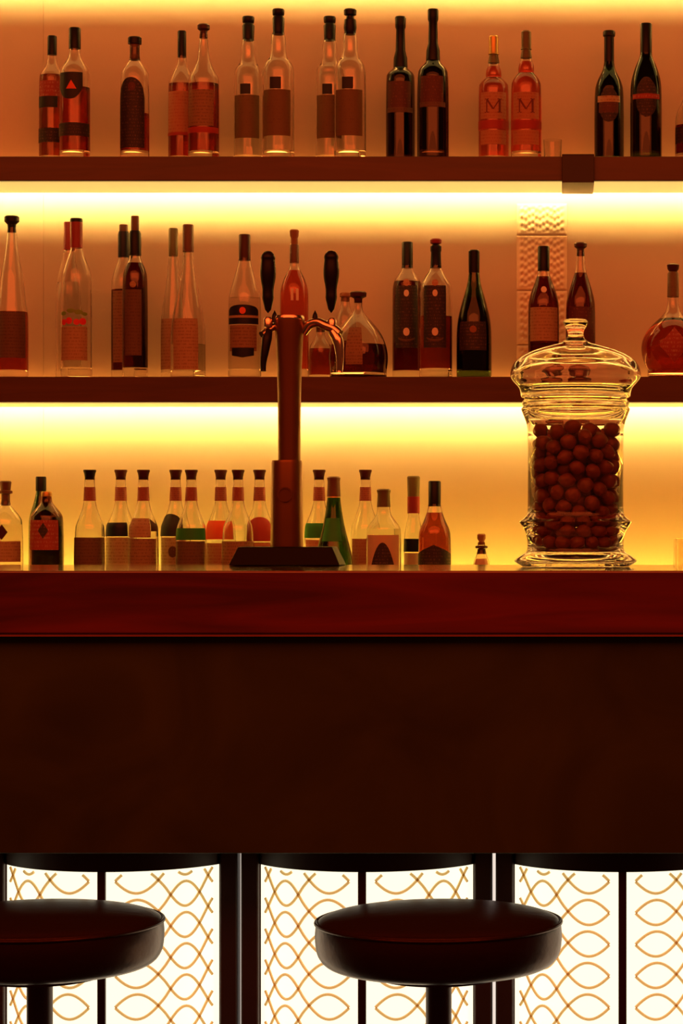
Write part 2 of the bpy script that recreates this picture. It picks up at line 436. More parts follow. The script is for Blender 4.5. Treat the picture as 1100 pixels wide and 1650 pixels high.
def bottle(x, shelf_n, row, prof, caps, g, liq, labels, label, group=None, name='liquor_bottle', cat='bottle', seg=44, dd=0, base=None, text=None):
    d = (DF if row == 'f' else DB)+dd; s = F/d; zb = SH[shelf_n]+.0004
    ox = X(x, d)
    r = empty(name, (ox, d, zb), label, cat, group)
    def zz(y): return Z(y, d)-zb
    P = [(hw/s, zz(y)) for y, hw in prof]        # top to bottom
    P = [p for p in P if p[1] > .012]
    P = P[::-1]                                   # bottom to top
    rb = P[0][0]
    outer = chaikin([(rb*.90, 0), (rb, .002), (rb, .012)]+P, 2)
    t = .0022
    inner = [(max(rr-t, .002), z) for rr, z in outer if z > .009]
    full = [(0, 0.0015)]+outer+[(inner[-1][0], inner[-1][1])]+inner[::-1]+[(0, inner[0][1])]
    MB().lathe(full, seg).build('glass_body', g, r, sharp=50)
    if liq:
        ly, lm = liq; zl = zz(ly)
        L = [(rr+.0004, z-.0003) for rr, z in inner if z < zl]
        L = [(0, L[0][1])]+L+[(max(rad_at(outer, zl)-t+.0004, .002), zl), (0, zl)]
        MB().lathe(L, seg).build('liquid', lm, r, sharp=50)
    for cn, pts, m in caps:
        c = [(hw/s, zz(y)) for y, hw in pts][::-1]
        c = [(0, c[0][1])]+c+[(0, c[-1][1])]
        MB().lathe(c, 28).build(cn, m, r, sharp=35, bevel=0)
    last = None
    for lb in labels:
        nm, y0, y1, xa, xb, m = lb[:6]; shp = lb[6] if len(lb) > 6 else None
        z1, z0 = zz(y0), max(zz(y1), .004)
        rr = rad_at(outer, (z0+z1)/2)
        a0 = math.asin(max(-.995, min(.995, xa/s/rr))); a1 = math.asin(max(-.995, min(.995, xb/s/rr)))
        off = .0005+.0006*(lb[7] if len(lb) > 7 else 0)
        v, f = patch(outer, z0, z1, a0, a1, off=off, shape=shp)
        is_sub = last is not None and nm in ('emblem', 'ring', 'stripe', 'chevron')
        o = mesh(nm, v, f, m, last if is_sub else r)
        if not is_sub: last = o
    if text:
        tx, ty, ts, m = text
        v, f = lettering(ts, outer, zz(ty)); mesh('letter', v, f, m, r, smooth=False)
    return r
def capcyl(y0, y1, hw, hw2=None): return [(y0, hw*.9), (y0+1.5, hw), (y1, hw2 or hw)]
def ring_caps(y, flare=True):  # flared stopper of the gin-like bottles of the lowest row
    return [('stopper', [(y, 10), (y+3, 10.5), (y+8, 8), (y+13, 7.5), (y+17, 7)], DKCAP)]

E = 990 # beyond base
# --- upper shelf
g1 = 'black label whisky bottles on the upper shelf'
bottle(84, 1, 'b', [(80, 6), (98, 8), (108, 11), (118, 19), (128, 21), (E, 21)], [('cap', capcyl(58, 89, 7.5), BLACK)], G_CLEAR, (122, L_AMBER),
       [('label', 133, 158, -17, 14, P_RED), ('label', 158, 176, -19, 12, BLACKP), ('lower_label', 209, 232, -20, 20, P_DARK)], 'small black-capped amber bottle at far left of the upper shelf')
bottle(120.5, 1, 'f', [(76, 8.5), (90, 9.5), (100, 14), (110, 22), (119, 24.5), (E, 24.5)], [('cap', capcyl(45, 79, 9.5), BLACK)], G_CLEAR, (142, L_RED),
       [('label', 120, 163, -21, 16, BLACKP, SHIELD), ('emblem', 133, 147, -9, 7, ORANGE, TRI, 1), ('lower_label', 201, 222, -24, 24, P_DARK)], 'whisky bottle with black shield label and orange triangle, left end of the upper shelf')
bottle(217, 1, 'f', [(74, 8), (97, 8), (104, 13), (113, 20), (124, 23.5), (E, 24)], [('cap', capcyl(60, 71, 11), BLACK), ('cork', [(71, 7), (75, 8.5), (80, 7.5), (97, 8.6)], BROWNCAP)], G_CLEAR, (184, L_RED),
       [('label', 128, 241, -21, 18, P_DARK, ARCH), ('emblem', 136, 150, -7, 5, P_MAROON, DISC, 1)], 'bottle with a tall dark arched label standing alone on the upper shelf')
bottle(293, 1, 'b', [(90, 7), (105, 8), (115, 14), (128, 20), (138, 22), (E, 22)], [('cap', capcyl(50, 93, 7), BLACK)], G_CLEAR, (136, L_RED),
       [('label', 150, 216, -20, 12, P_PINK), ('band', 216, 221, -21, 21, REDP)], 'red-filled bottle with straight black cap behind the one with a mushroom stopper')
bottle(328, 1, 'f', [(55, 6.5), (80, 8), (100, 11), (113, 17), (125, 24), (134, 25), (E, 25)], [('stopper', [(39, 8), (41, 10), (47, 10), (50, 6), (62, 5.5)], DKCAP)], G_CLEAR, (136, L_RED),
       [('label', 148, 206, -22, 18, P_TAN), ('band', 208, 217, -24, 24, REDP)], 'clear-necked bottle with mushroom stopper and tan label over red drink, upper shelf')
def pale(x, row, sy, hw, lab, twopart=False, cut=0):
    o = 12*(row == 'b')
    sq = (128+o*.9, 147+o*.7)
    caps = [('cap', [(15+o, 9), (17+o, 10), (24+o, 9.5), (26+o, 8), (30+o, 10), (56+o*.8, 9)] if not twopart else [(15, 9), (17, 10.5), (24, 10), (26, 6), (30, 6.2), (32, 9.5), (45, 10.5), (56, 8.5)], BLACK)]
    return bottle(x, 1, row, [(52+o, 9.5), (62+o*.8, 12), (85+o*.8, 12.5), (95+o*.8, 15), (101+o*.8, 21), (110+o*.8, hw-1), (122, hw), (E, hw)], caps, G_CLEAR, (118, L_CLEAR) if cut == 0 else None,
       [('label', sq[1]+1, 222+o*.3, -hw*.85, hw*.8, P_OLIVE), ('emblem', sq[0], sq[1], -hw*.42, hw*.26, BLACKP, None, 1)], lab)
pale(400, 'b', 0, 23.5, 'clear bottle with olive label, back one of the pair below the first tall black caps', cut=1)
pale(448.5, 'f', 0, 25.5, 'clear bottle with wide olive label and tallest black cap, upper shelf left of centre', cut=1)
pale(531, 'b', 0, 22.5, 'clear bottle half hidden behind the one with a two-tier stopper, upper shelf centre', cut=1)
pale(564, 'f', 0, 25.5, 'clear olive-labelled bottle with a two-tier black stopper, upper shelf centre', True, cut=1)
def darkb(x, row, o, hw, lab):
    bottle(x, 1, row, [(88+o, 9), (98+o*.9, 10.5), (103+o*.8, 14), (110+o*.7, 21), (120+o*.5, hw), (E, hw-1)],
       [('capsule', [(15+o, 8), (17+o, 9), (32+o, 8.5), (36+o, 7), (70+o, 8), (82+o, 11), (98+o*.9, 11.5)], BLACK)], G_BLACK, None,
       [('label', 126+o*.7, 168+o*.7, -19, 17, P_MAROON), ('band', 168+o*.7, 176+o*.7, -20, 20, P_BROWN)], lab)
darkb(645, 'b', 12, 23.5, 'nearly black bottle with long capsule, shorter left one of the upper shelf pair')
darkb(697.5, 'f', 0, 25.5, 'nearly black bottle with long capsule, taller right one of the upper shelf pair')
def pinkb(x, row, o, lab, capm):
    bottle(x, 1, row, [(85+o, 8), (98+o, 9), (105+o, 12), (113+o, 13), (118+o, 12), (122+o*.8, 16), (130+o*.6, 22), (140, 24.5), (E, 25)],
       [('cap', [(50+o, 6.5), (52+o, 8), (76+o, 8), (80+o, 9)], capm), ('neck_wrap', [(80+o, 7), (92+o, 9.2), (94+o, 9.4)], OLIVE)], G_CLEAR, (100+o, L_PINK),
       [('label', 152, 195, -20, 20, P_PINK), ('band', 197, 211, -24, 24, REDP), ('lower_label', 213, 236, -20, 20, P_PINK)], lab, text=('M', 174, .030, mat('dark_red_ink', (.16, .02, .02), .6)))
pinkb(795, 'b', 8, 'pink-red bottle lettered M with gold cap, shorter left one of the pair', GOLD)
pinkb(847.5, 'f', 0, 'pink-red bottle lettered M with olive cap, taller right one of the pair', OLIVE)
bottle(981, 1, 'b', [(100, 8), (112, 10), (120, 14), (132, 20), (148, 24), (E, 25)], [('cap', [(50, 9), (52, 10), (58, 10), (60, 8), (108, 8)], BLACK)], G_GREEN, (120, L_DKRED),
       [('label', 145, 200, -16, 15, P_DARK, DISC), ('emblem', 158, 168, -18, 16, P_PALE, None, 1), ('label', 168, 185, -16, 14, P_MAROON, None, 1)], 'green bottle with dark oval label, left one of the pair right of the bracket')
bottle(1040.5, 1, 'f', [(80, 9), (92, 10), (102, 15), (115, 20), (130, 24), (150, 25.5), (E, 25)], [('cap', capcyl(38, 92, 9.5), BLACK)], G_DKGREEN, (130, L_DKRED),
       [('label', 130, 192, -17, 17, P_DARK, DISC), ('emblem', 155, 163, -21, 20, P_RED, None, 1)], 'dark oval-labelled bottle with straight cap, right one of the pair beyond the bracket')
bottle(1112, 1, 'f', [(120, 8), (150, 9), (165, 14), (180, 22), (195, 25), (E, 25)], [('cap', capcyl(100, 124, 9.5), BLACK)], G_CLEAR, (203, L_DKRED),
       [('label', 207, 234, -24, 20, P_DARK)], 'clear-shouldered bottle with dark drink cut by the right edge on the upper shelf')
# small glass on the upper shelf
def tumbler(x, d, zb, y0, hw, label, col=G_CLEAR, name='shot_glass', seg=32, fill=None):
    s = F/d; r = empty(name, (X(x, d), d, zb+.0004), label, 'glass'); h = Z(y0, d)-zb; R = hw/s
    MB().lathe([(0, 0), (R*.86, 0), (R*.9, .002), (R, h), (R-.0016, h), (R*.9-.0018, .008), (0, .007)], seg).build('glass_body', col, r, sharp=40)
    if fill: MB().lathe([(0, .0072), (R*.9-.0015, .0082), (R*.96-.0016, h*.7), (0, h*.7)], seg).build('liquid', fill, r, sharp=40)
    return r
tumbler(890, 5.50, Z1T, 226, 15, 'little clear shot glass on the upper shelf right of the pink bottles')
# --- middle shelf
bottle(19, 2, 'f', [(366, 6.5), (380, 8), (400, 10), (425, 14), (450, 19), (480, 21.5), (500, 25), (512, 26.5), (E, 27)], [('stopper', [(348, 10), (350, 12), (357, 12), (362, 7), (375, 6)], BLACK)], G_CLEAR, (503, L_RED),
       [('label', 504, 578, -24, 24, P_BROWN)], 'clear long-necked bottle with black stopper and brown label at far left of the middle shelf')
bottle(111, 2, 'b', [(398, 7.5), (412, 9), (430, 13), (455, 18), (470, 21), (E, 21)], [('cap', capcyl(358, 403, 8.5), REDCAP)], G_CLEAR, None,
       [('neck_label', 408, 456, -16, 4, PALE)], 'clear bottle with red cap hidden behind the cherry-decorated bottle')
r_ch = bottle(123, 2, 'f', [(396, 9), (408, 11), (422, 17), (436, 22), (450, 25), (E, 25)], [('cap_top', capcyl(352, 358, 10), BLACK), ('cap', [(358.2, 10), (400, 10)], REDCAP)], G_CLEAR, None,
       [('label', 528, 582, -21, 20, P_PALE)], 'clear bottle with red cap and printed cherries and green leaves, middle shelf')
def wrap_on(root, items, R, nm, m, off=.0012):
    mb = MB()
    for (x, z, rx, rz) in items:
        v = [(0, 0, 0)]; n = 18; vv = []
        for k in range(n):
            t = 2*math.pi*k/n; xx = x+rx*math.cos(t); a = xx/R
            vv.append(((R+off)*math.sin(a), -(R+off)*math.cos(a), z+rz*math.sin(t)))
        a = x/R; vv.append(((R+off+.0006)*math.sin(a), -(R+off+.0006)*math.cos(a), z))
        mb.add(vv, [(k, (k+1) % n, n) for k in range(n)])
    return mb.build(nm, m, root)
sc = F/DF; zb = Z2T
def zy(y): return Z(y, DF)-zb
wrap_on(r_ch, [(-17/sc, zy(521), 5/sc, 5/sc), (-7/sc, zy(519), 5.5/sc, 5.5/sc), (5/sc, zy(521), 5/sc, 5/sc), (15/sc, zy(520), 6/sc, 5.5/sc)], 25/sc, 'cherry_print', mat('cherry_red_ink', (.75, .02, .02), .5))
wrap_on(r_ch, [(-18/sc, zy(507), 6/sc, 3.5/sc), (-4/sc, zy(503), 7/sc, 3.5/sc), (8/sc, zy(505), 7/sc, 4/sc), (18/sc, zy(508), 5/sc, 3/sc)], 25/sc, 'leaf_print', mat('leaf_green_ink', (.20, .38, .03), .5))
bottle(199, 2, 'b', [(408, 8), (420, 9), (430, 13), (445, 18), (458, 20), (E, 20)], [('cap', capcyl(362, 373, 7), BROWNCAP), ('neck_wrap', [(373.2, 8), (378, 9), (415, 9)], NAVY)], G_CLEAR, (467, L_DKRED),
       [('label', 470, 585, -14, 3, P_TAN)], 'dark-filled bottle half hidden behind the slim claret-coloured bottle, middle shelf')
bottle(217.5, 2, 'f', [(408, 9), (416, 9), (424, 12), (434, 17), (448, 20.5), (E, 20.5)], [('cap', capcyl(348, 374, 6.5), BROWNCAP), ('neck_wrap', [(372, 8), (377, 10), (412, 10)], BLACK)], G_CLEAR, (424, L_DKRED),
       [('label', 468, 574, -13, 13, P_BROWN), ('emblem', 455, 465, -5, 5, P_PALE, DISC, 1)], 'slim claret-coloured bottle with black neck and long brown label, middle shelf left')
bottle(279, 2, 'b', [(408, 7), (430, 8.5), (455, 11), (480, 15), (500, 18), (520, 20), (E, 21)], [('cap', capcyl(368, 413, 7.5), OLIVE)], G_CLEAR, None,
       [('label', 515, 596, -18, 14, P_PALE)], 'clear slender bottle with olive cap, back left of the frosted-label pair on the middle shelf')
bottle(303, 2, 'f', [(400, 7.5), (425, 9), (450, 13), (480, 19), (505, 24), (530, 28), (E, 30)], [('cap', capcyl(362, 406, 9), BROWNCAP)], G_CLEAR, (555, L_CLEAR),
       [('label', 515, 597, -20, 19, P_PALE)], 'clear widening bottle with red-brown cap and pale pink label, middle shelf')
bottle(394, 2, 'f', [(416, 9.5), (430, 12), (450, 18), (470, 24), (485, 26.5), (E, 27.5)], [('cap', capcyl(378, 420, 9.5), DKCAP)], G_CLEAR, (480, L_CLEAR),
       [('label', 493, 524, -23, 23, NAVY, ARCH), ('stripe', 510, 514, -23, 23, P_PALE, None, 1), ('emblem', 497, 508, -5, 5, ORANGE, DISC, 1), ('lower_label', 526, 567, -21, 21, P_TAN), ('chevron', 562, 578, -17, 17, NAVY, CHEV, 1)],
       'clear bottle with navy and orange chevron label just left of the beer tower')
bottle(474, 2, 'f', [(420, 7), (432, 8), (440, 12), (452, 18), (465, 22), (480, 23), (E, 23)], [('cork', [(370, 6), (372, 7.5), (380, 7), (384, 5.5), (395, 6)], CORK), ('neck_wrap', [(394, 6.5), (396, 7.5), (424, 7.5)], BROWNCAP)], G_CLEAR, (436, L_PINK),
       [('mark', 467, 486, -3, 1, WHITEP), ('mark', 467, 486, 5, 9, WHITEP)], 'pink-red liqueur bottle rising directly behind the top of the beer tower')
bottle(516, 2, 'b', [(532, 7), (542, 8), (550, 13), (560, 18), (575, 19), (E, 19)], [('stopper', capcyl(520, 535, 7), DKCAP)], G_CLEAR, (562, L_RED),
       [], 'squat little red-filled bottle behind the right tap of the beer tower')
bottle(556, 2, 'b', [(480, 7), (495, 8), (505, 13), (520, 17), (540, 19), (E, 19)], [('stopper', [(472, 8), (474, 9), (478, 9), (480, 6), (486, 6)], CORK)], G_CLEAR, (550, L_AMBER),
       [], 'clear bottle with cork top half hidden behind the round decanter', dd=.028)
bottle(577, 2, 'f', [(484, 6.5), (500, 7), (508, 12), (520, 24), (535, 36), (550, 43), (565, 47), (580, 48), (595, 46), (603, 44), (E, 40)], [('stopper', [(470, 11), (472, 13.5), (478, 13), (481, 7), (488, 6)], DKCAP)], G_CLEAR, (556, L_DKRED),
       [('label', 530, 590, -16, 10, P_TAN)], 'wide round decanter bottle with dark drink right of the beer tower', name='round_decanter', cat='decanter', seg=56, dd=-.014)
def medal(x, row, hw, o, lab, disk=False):
    cp = [('cap', capcyl(390, 432, 9), BLACK)] if not disk else [('stopper_top', [(385, 8), (387, 9.5), (392, 9), (394, 5)], REDCAP), ('neck_wrap', [(394.2, 5), (397, 9), (404, 9), (407, 8), (432, 9)], NAVY)]
    bottle(x, 2, row, [(428, 9), (436, 10), (444, 16), (452, 21), (460, hw-1), (470, hw), (E, hw)], cp, G_CLEAR, (454 if not disk else 510, L_DKRED if not disk else L_RED),
       [('label', 462, 562, -18, 17, P_DARK, None), ('emblem', 452, 463, -5, 5, P_PINK, DISC, 1), ('emblem', 469, 480, -4, 4, WHITEP, DISC, 1), ('emblem', 530, 543, -5, 5, WHITEP, DISC, 1), ('ring', 545, 552, -13, 13, P_BROWN, lambda u: (.6*u*u, .5+.5*u*u), 1)], lab)
medal(656, 'b', 24, 0, 'black-capped dark bottle with silver medallions, left of the middle shelf pair')
medal(702, 'f', 26.5, 0, 'dark bottle with red disc stopper and silver medallions on the middle shelf', True)
bottle(763.5, 2, 'f', [(416, 8), (440, 8.5), (458, 11), (475, 16), (492, 21), (512, 26), (535, 28.5), (E, 28)], [('foil_capsule', [(403, 7.5), (405, 9), (418, 9), (440, 8.8)], BLACK)], G_GREEN, (480, L_DKRED),
       [('label', 520, 566, -22, 20, P_DARK), ('emblem', 527, 538, -6, 5, CORK, DISC, 1)], 'dark green champagne-shaped bottle on the middle shelf')
bottle(875.5, 2, 'f', [(434, 9), (442, 10), (455, 14), (470, 20), (485, 24), (497, 25), (E, 25)], [('cap', capcyl(397, 437, 9.5), BLACK)], G_CLEAR, (446, L_DKRED),
       [('label', 497, 551, -21, 22, P_PALE), ('emblem', 463, 473, -4, 5, WHITEP, DISC)], 'dark red bottle with black cap and pale square label behind the jar lid, middle shelf')
bottle(935, 2, 'f', [(404, 6), (415, 7), (430, 8), (445, 11), (462, 17), (480, 22), (495, 24), (E, 24)], [('stopper', [(391, 8), (393, 10.5), (398, 10), (401, 6), (413, 5.5)], DKCAP)], G_CLEAR, (440, L_DKRED),
       [('label', 496, 556, -19, 21, P_MAROON)], 'dark red bottle with flat stopper and clear neck behind the jar knob, middle shelf')
bottle(1084, 2, 'f', [(440, 8), (478, 8.5), (495, 10), (508, 16), (518, 28), (530, 40), (545, 49), (562, 52), (580, 49), (596, 41), (603, 34), (E, 30)],
       [('stopper', [(425, 7), (427, 10), (434, 9), (438, 6)], DKCAP), ('neck_wrap', [(438, 7), (441, 9), (479, 9.5)], P_OLIVE)], G_CLEAR, (514, L_RED),
       [('label', 530, 588, -24, 24, P_RED, DIAM)], 'round-bellied red bottle with diamond label at the right edge of the middle shelf', name='round_decanter', cat='decanter', seg=56)
# --- lowest row
bottle(9, 3, 'f', [(790, 6.5), (812, 7), (820, 13), (830, 22), (842, 28), (E, 29)], [('cap', [(775, 8), (777, 9.5), (790, 8), (791, 11), (795, 11), (796, 7), (815, 7)], BROWNCAP)], G_CLEAR, (845, L_CLEAR),
       [('emblem', 845, 870, -9, 9, DKCAP, DIAM), ('label', 872, 905, -26, 26, P_PALE)], 'clear bottle with dark leaf emblem at far left of the lowest row')
bottle(66, 3, 'b', [(786, 7), (800, 9), (815, 13), (830, 18), (845, 20), (E, 20)], [('cap', capcyl(768, 791, 8.5), BLACK)], G_GREEN, None, [], 'green bottle with black cap hidden behind the red-labelled bottle, lowest row')
bottle(75, 3, 'f', [(793, 8), (808, 8.5), (816, 14), (826, 23), (836, 27.5), (E, 28)], [('cap', capcyl(792, 800, 8.5), GOLD)], G_AMBER, (833, L_CLEAR),
       [('label', 838, 886, -23, 22, P_RED), ('emblem', 842, 868, -8, 8, P_DARK, DIAM, 1)], 'bottle with bright red printed label and gold-topped neck, lowest row left')
g3 = 'clear stoppered spirit bottles of one shape in the lowest row'
def gin(x, row, labs, lab, top=757, hw=24.5, liqy=None, liq=None, ct=DKCAP):
    bottle(x, 3, row, [(top+11, 8), (top+27, 8.5), (top+52, 9.5), (top+66, 13), (top+82, 19.5), (top+95, hw), (E, hw+1)],
        [('stopper', [(top, 10), (top+2, 10.5), (top+6, 9), (top+12, 8), (top+16, 8)], ct), ('neck_label', [(top+28, 9), (top+50, 10)], NB)],
        G_CLEAR, (liqy, liq) if liq else None, labs, lab, g3)
NB = printed('red_neck_label', (.34, .09, .06), (.12, .01, .01), freq=220)
gin(144.5, 'f', [('label', 866, 985, -24, 24, P_BROWN)], 'clear spirit bottle with black stopper and purple-brown label, lowest row left', ct=BLACK)
gin(194.5, 'b', [('label', 842, 864, -24, 14, NAVY), ('lower_label', 866, 985, -22, 20, P_PALE)], 'stoppered spirit bottle with a black band on its label, lowest row')
gin(231, 'f', [('label', 835, 866, -20, 14, P_PALE), ('lower_label', 868, 985, -22, 22, P_TAN), ('emblem', 836, 856, 14, 24, DKCAP, SWOOP, 1)], 'stoppered spirit bottle with pale pink label and dark sash, lowest row')
gin(283, 'b', [('label', 828, 864, -22, 12, BLACKP, ARCH), ('lower_label', 866, 985, -21, 18, P_PALE), ('emblem', 880, 898, -8, 6, P_MAROON, DISC, 1)], 'stoppered spirit bottle with black shoulder label left of the green-banded one')
gin(308, 'f', [('label', 851, 870, -23, 23, GREENP), ('lower_label', 872, 985, -23, 23, P_BROWN)], 'stoppered spirit bottle with green band label left of the beer tower, lowest row')
gin(355.5, 'b', [('label', 839, 869, -22, 20, ORANGE), ('lower_label', 875, 985, -20, 20, P_PINK)], 'stoppered spirit bottle with bright orange label, lowest row')
gin(383.5, 'f', [('label', 872, 985, -25, 25, P_TAN)], 'stoppered spirit bottle with bare clear shoulders and low tan label, just left of tower base', hw=26)
gin(418, 'b', [('label', 833, 872, -16, 20, REDP, ARCH), ('lower_label', 874, 985, -20, 20, P_PINK)], 'stoppered spirit bottle with coral red label touching the beer tower left side')
gin(514, 'b', [('label', 843, 867, -22, 22, GREENP), ('lower_label', 870, 985, -20, 20, P_PINK)], 'stoppered spirit bottle with green label right of the beer tower')
bottle(537.5, 3, 'f', [(795, 10), (815, 12), (840, 16), (862, 21), (885, 27), (905, 31), (E, 33)], [('foil_capsule', [(768, 9), (770, 11), (776, 10), (800, 11)], BROWNCAP), ('foil_ring', [(800.2, 11), (802, 11.4)], GOLD)], G_GREEN, None,
       [('label', 835, 872, -14, 12, GREENP)], 'green sloping-shouldered bottle with brown capsule right of the beer tower')
gin(588.5, 'b', [('label', 868, 985, -20, 20, P_PINK)], 'stoppered spirit bottle with pink low label behind the arched-label flask')
bottle(618, 3, 'f', [(810, 10), (828, 11), (838, 18), (848, 26), (856, 28), (E, 28)], [('cap', [(788, 10), (790, 11.5), (796, 10), (817, 11)], OLIVE)], G_CLEAR, (852, L_CLEAR),
       [('label', 862, 980, -25, 25, PALE), ('emblem', 874, 985, -22, 22, P_DARK, ARCHB, 1)], 'squat clear flask with olive cap and dark arched label, lowest row right of tower')
bottle(666, 3, 'b', [(822, 9), (835, 10), (850, 13), (865, 16), (E, 17)], [('cap', [(767, 9), (769, 10.5), (800, 9.5)], OLIVE), ('neck_wrap', [(800.2, 10), (827, 10)], REDCAP)], G_CLEAR, None,
       [('label', 868, 889, -15, 15, NAVY), ('lower_label', 891, 985, -14, 14, PALE)], 'slim pale bottle with olive and red neck left of the orange bottle')
bottle(700, 3, 'f', [(812, 10), (824, 12), (838, 17), (852, 24), (865, 26.5), (E, 27)], [('cap', capcyl(775, 816, 10), BLACK)], G_CLEAR, (826, glass('orange_liqueur', (.30, .04, .010), ior=1.34)),
       [('label', 878, 985, -26, 26, P_DARK, lambda u: (0, 1-.15*abs(u+.0)))], 'orange-red bottle with straight black cap and dark lower label, lowest row right')
bottle(775.5, 3, 'f', [(874, 6), (886, 6.5), (896, 9), (905, 13), (920, 15), (E, 16)], [('stopper', [(860, 5), (862, 7), (868, 7), (872, 4.5), (878, 6)], CORK), ('neck_wrap', [(879, 7), (880, 10), (883, 10), (885, 6.8), (893, 6.8)], DKCAP)], G_CLEAR, None,
       [('label', 900, 960, -11, 11, PALE)], 'tiny corked bottle standing alone between the orange bottle and the jar')
# square candle glass at the right edge
sx = X(1106, 5.42); s5 = F/5.42; h5 = Z(868, 5.42)-Z3T
r = empty('candle_glass', (sx, 5.42, Z3T+.0005), 'square pale glass holder cut by the right edge behind the bar top', 'candle holder')
mb = MB(); a = 21/s5; b = a-.007
v = [(-a,-a,0),(a,-a,0),(a,a,0),(-a,a,0),(-a,-a,h5),(a,-a,h5),(a,a,h5),(-a,a,h5),(-b,-b,h5),(b,-b,h5),(b,b,h5),(-b,b,h5),(-b,-b,.008),(b,-b,.008),(b,b,.008),(-b,b,.008)]
mb.add(v, [(0,3,2,1),(0,1,5,4),(1,2,6,5),(2,3,7,6),(3,0,4,7),(4,5,9,8),(5,6,10,9),(6,7,11,10),(7,4,8,11),(8,9,13,12),(9,10,14,13),(10,11,15,14),(11,8,12,15),(12,13,14,15)])
mb.build('holder', glass('frosted_glass', (.95, .9, .8), .25), r, bevel=.001, sharp=30)
MB().box(-b*.8, b*.8, -b*.8, b*.8, .009, h5*.6).build('wax', mat('amber_wax', (.7, .25, .08), .5), r, bevel=.003)
# embossed tiles stacked against the wall
TILE = mat('embossed_cream_tile', (.84, .70, .55), .28, bump=0, scale=60)
tw = 81*WALL_Y/F
def tile(y0, y1, label):
    d = WALL_Y-.012; z1, z0 = Z(y0, d), Z(y1, d); x0 = X(832, d); h = z1-z0-.0015; n, mm = 40, max(8, int(40*h/tw))
    v = []; f = []
    rng = random.Random(int(y0))
    for j in range(mm+1):
        for i in range(n+1):
            x = tw*i/n; z = h*j/mm; e = min(x, tw-x, z, h-z)
            q = 0 if e < .002 else .5
            if e > .008: q += .55*(math.sin(x*380)*math.sin(z*380+1.3*math.sin(x*200)))
            v.append((x, -.006*q-.004, z))
    for j in range(mm):
        for i in range(n):
            k = j*(n+1)+i; f.append((k, k+1, k+n+2, k+n+1))
    m = MB().add(v, f); m.box(0, tw, -.0041, .0005, 0, h)
    o = m.build('embossed_tile', TILE, loc=(x0, WALL_Y-.0006, z0), sharp=70)
    tag(o, label, 'wall tile', 'embossed tiles on the back wall')
tile(326, 378, 'short embossed cream wall tile just under the upper shelf, topmost of its column')
tile(378, 467, 'embossed cream wall tile behind a black bottle cap, second from top of its column')
tile(467, 555, 'embossed cream tile on the back wall behind the pale-labelled dark red bottle, third from top')
tile(555, 612, 'lowest embossed cream tile of the column, just above the middle shelf')

# ------------------------------------------------------------------ beer tower
d = 4.215; s = F/d
tx, ty = X(464, d), d
r = empty('beer_tower', (tx, ty, CT+.0004), 'copper-coloured beer tower with two black tap handles standing on the bar top', 'beer tower')
def tp(px, py, y=0): return ((px-464)/s, y, Z(py, d)-CT-.0004)
def zt(py): return Z(py, d)-CT-.0004
COPPER = mat('dark_copper', (.20, .085, .035), .36, metal=.75, var=.08, scale=6)
STEEL = mat('warm_steel', (.75, .6, .5), .18, metal=1, var=.05)
bz = zt(881)
wb, wt = 88.5/s, 75/s
v = [(-wb,-.062,0),(wb,-.062,0),(wb,.062,0),(-wb,.062,0),(-wt,-.048,bz),(wt,-.048,bz),(wt,.048,bz),(-wt,.048,bz)]
MB().add(v, [(0,3,2,1),(4,5,6,7),(0,1,5,4),(1,2,6,5),(2,3,7,6),(3,0,4,7)]).build('base_plate', mat('black_base_rubber', (.004, .002, .003), .6, spec=.15), r, bevel=.002)
MB().lathe([(26.5/s, bz+.0004), (26/s, zt(850)), (25/s, zt(746)), (24/s, zt(742)), (0, zt(741.5))], 48, cx=-2/s).build('sleeve', COPPER, r, sharp=40)
MB().lathe([(18.2/s, zt(742)), (18.2/s, zt(700)), (18.6/s, zt(640)), (20/s, zt(590)), (22/s, zt(550)), (24.5/s, zt(520)), (24.5/s, zt(516)), (0, zt(516))], 48, cx=2/s).build('column', COPPER, r, sharp=40)
MB().lathe([(0, zt(516)+.0002), (24.5/s, zt(516)+.0002), (25/s, zt(513)), (23/s, zt(509)), (0, zt(508))], 48, cx=2/s).build('top_cap', STEEL, r, sharp=40)
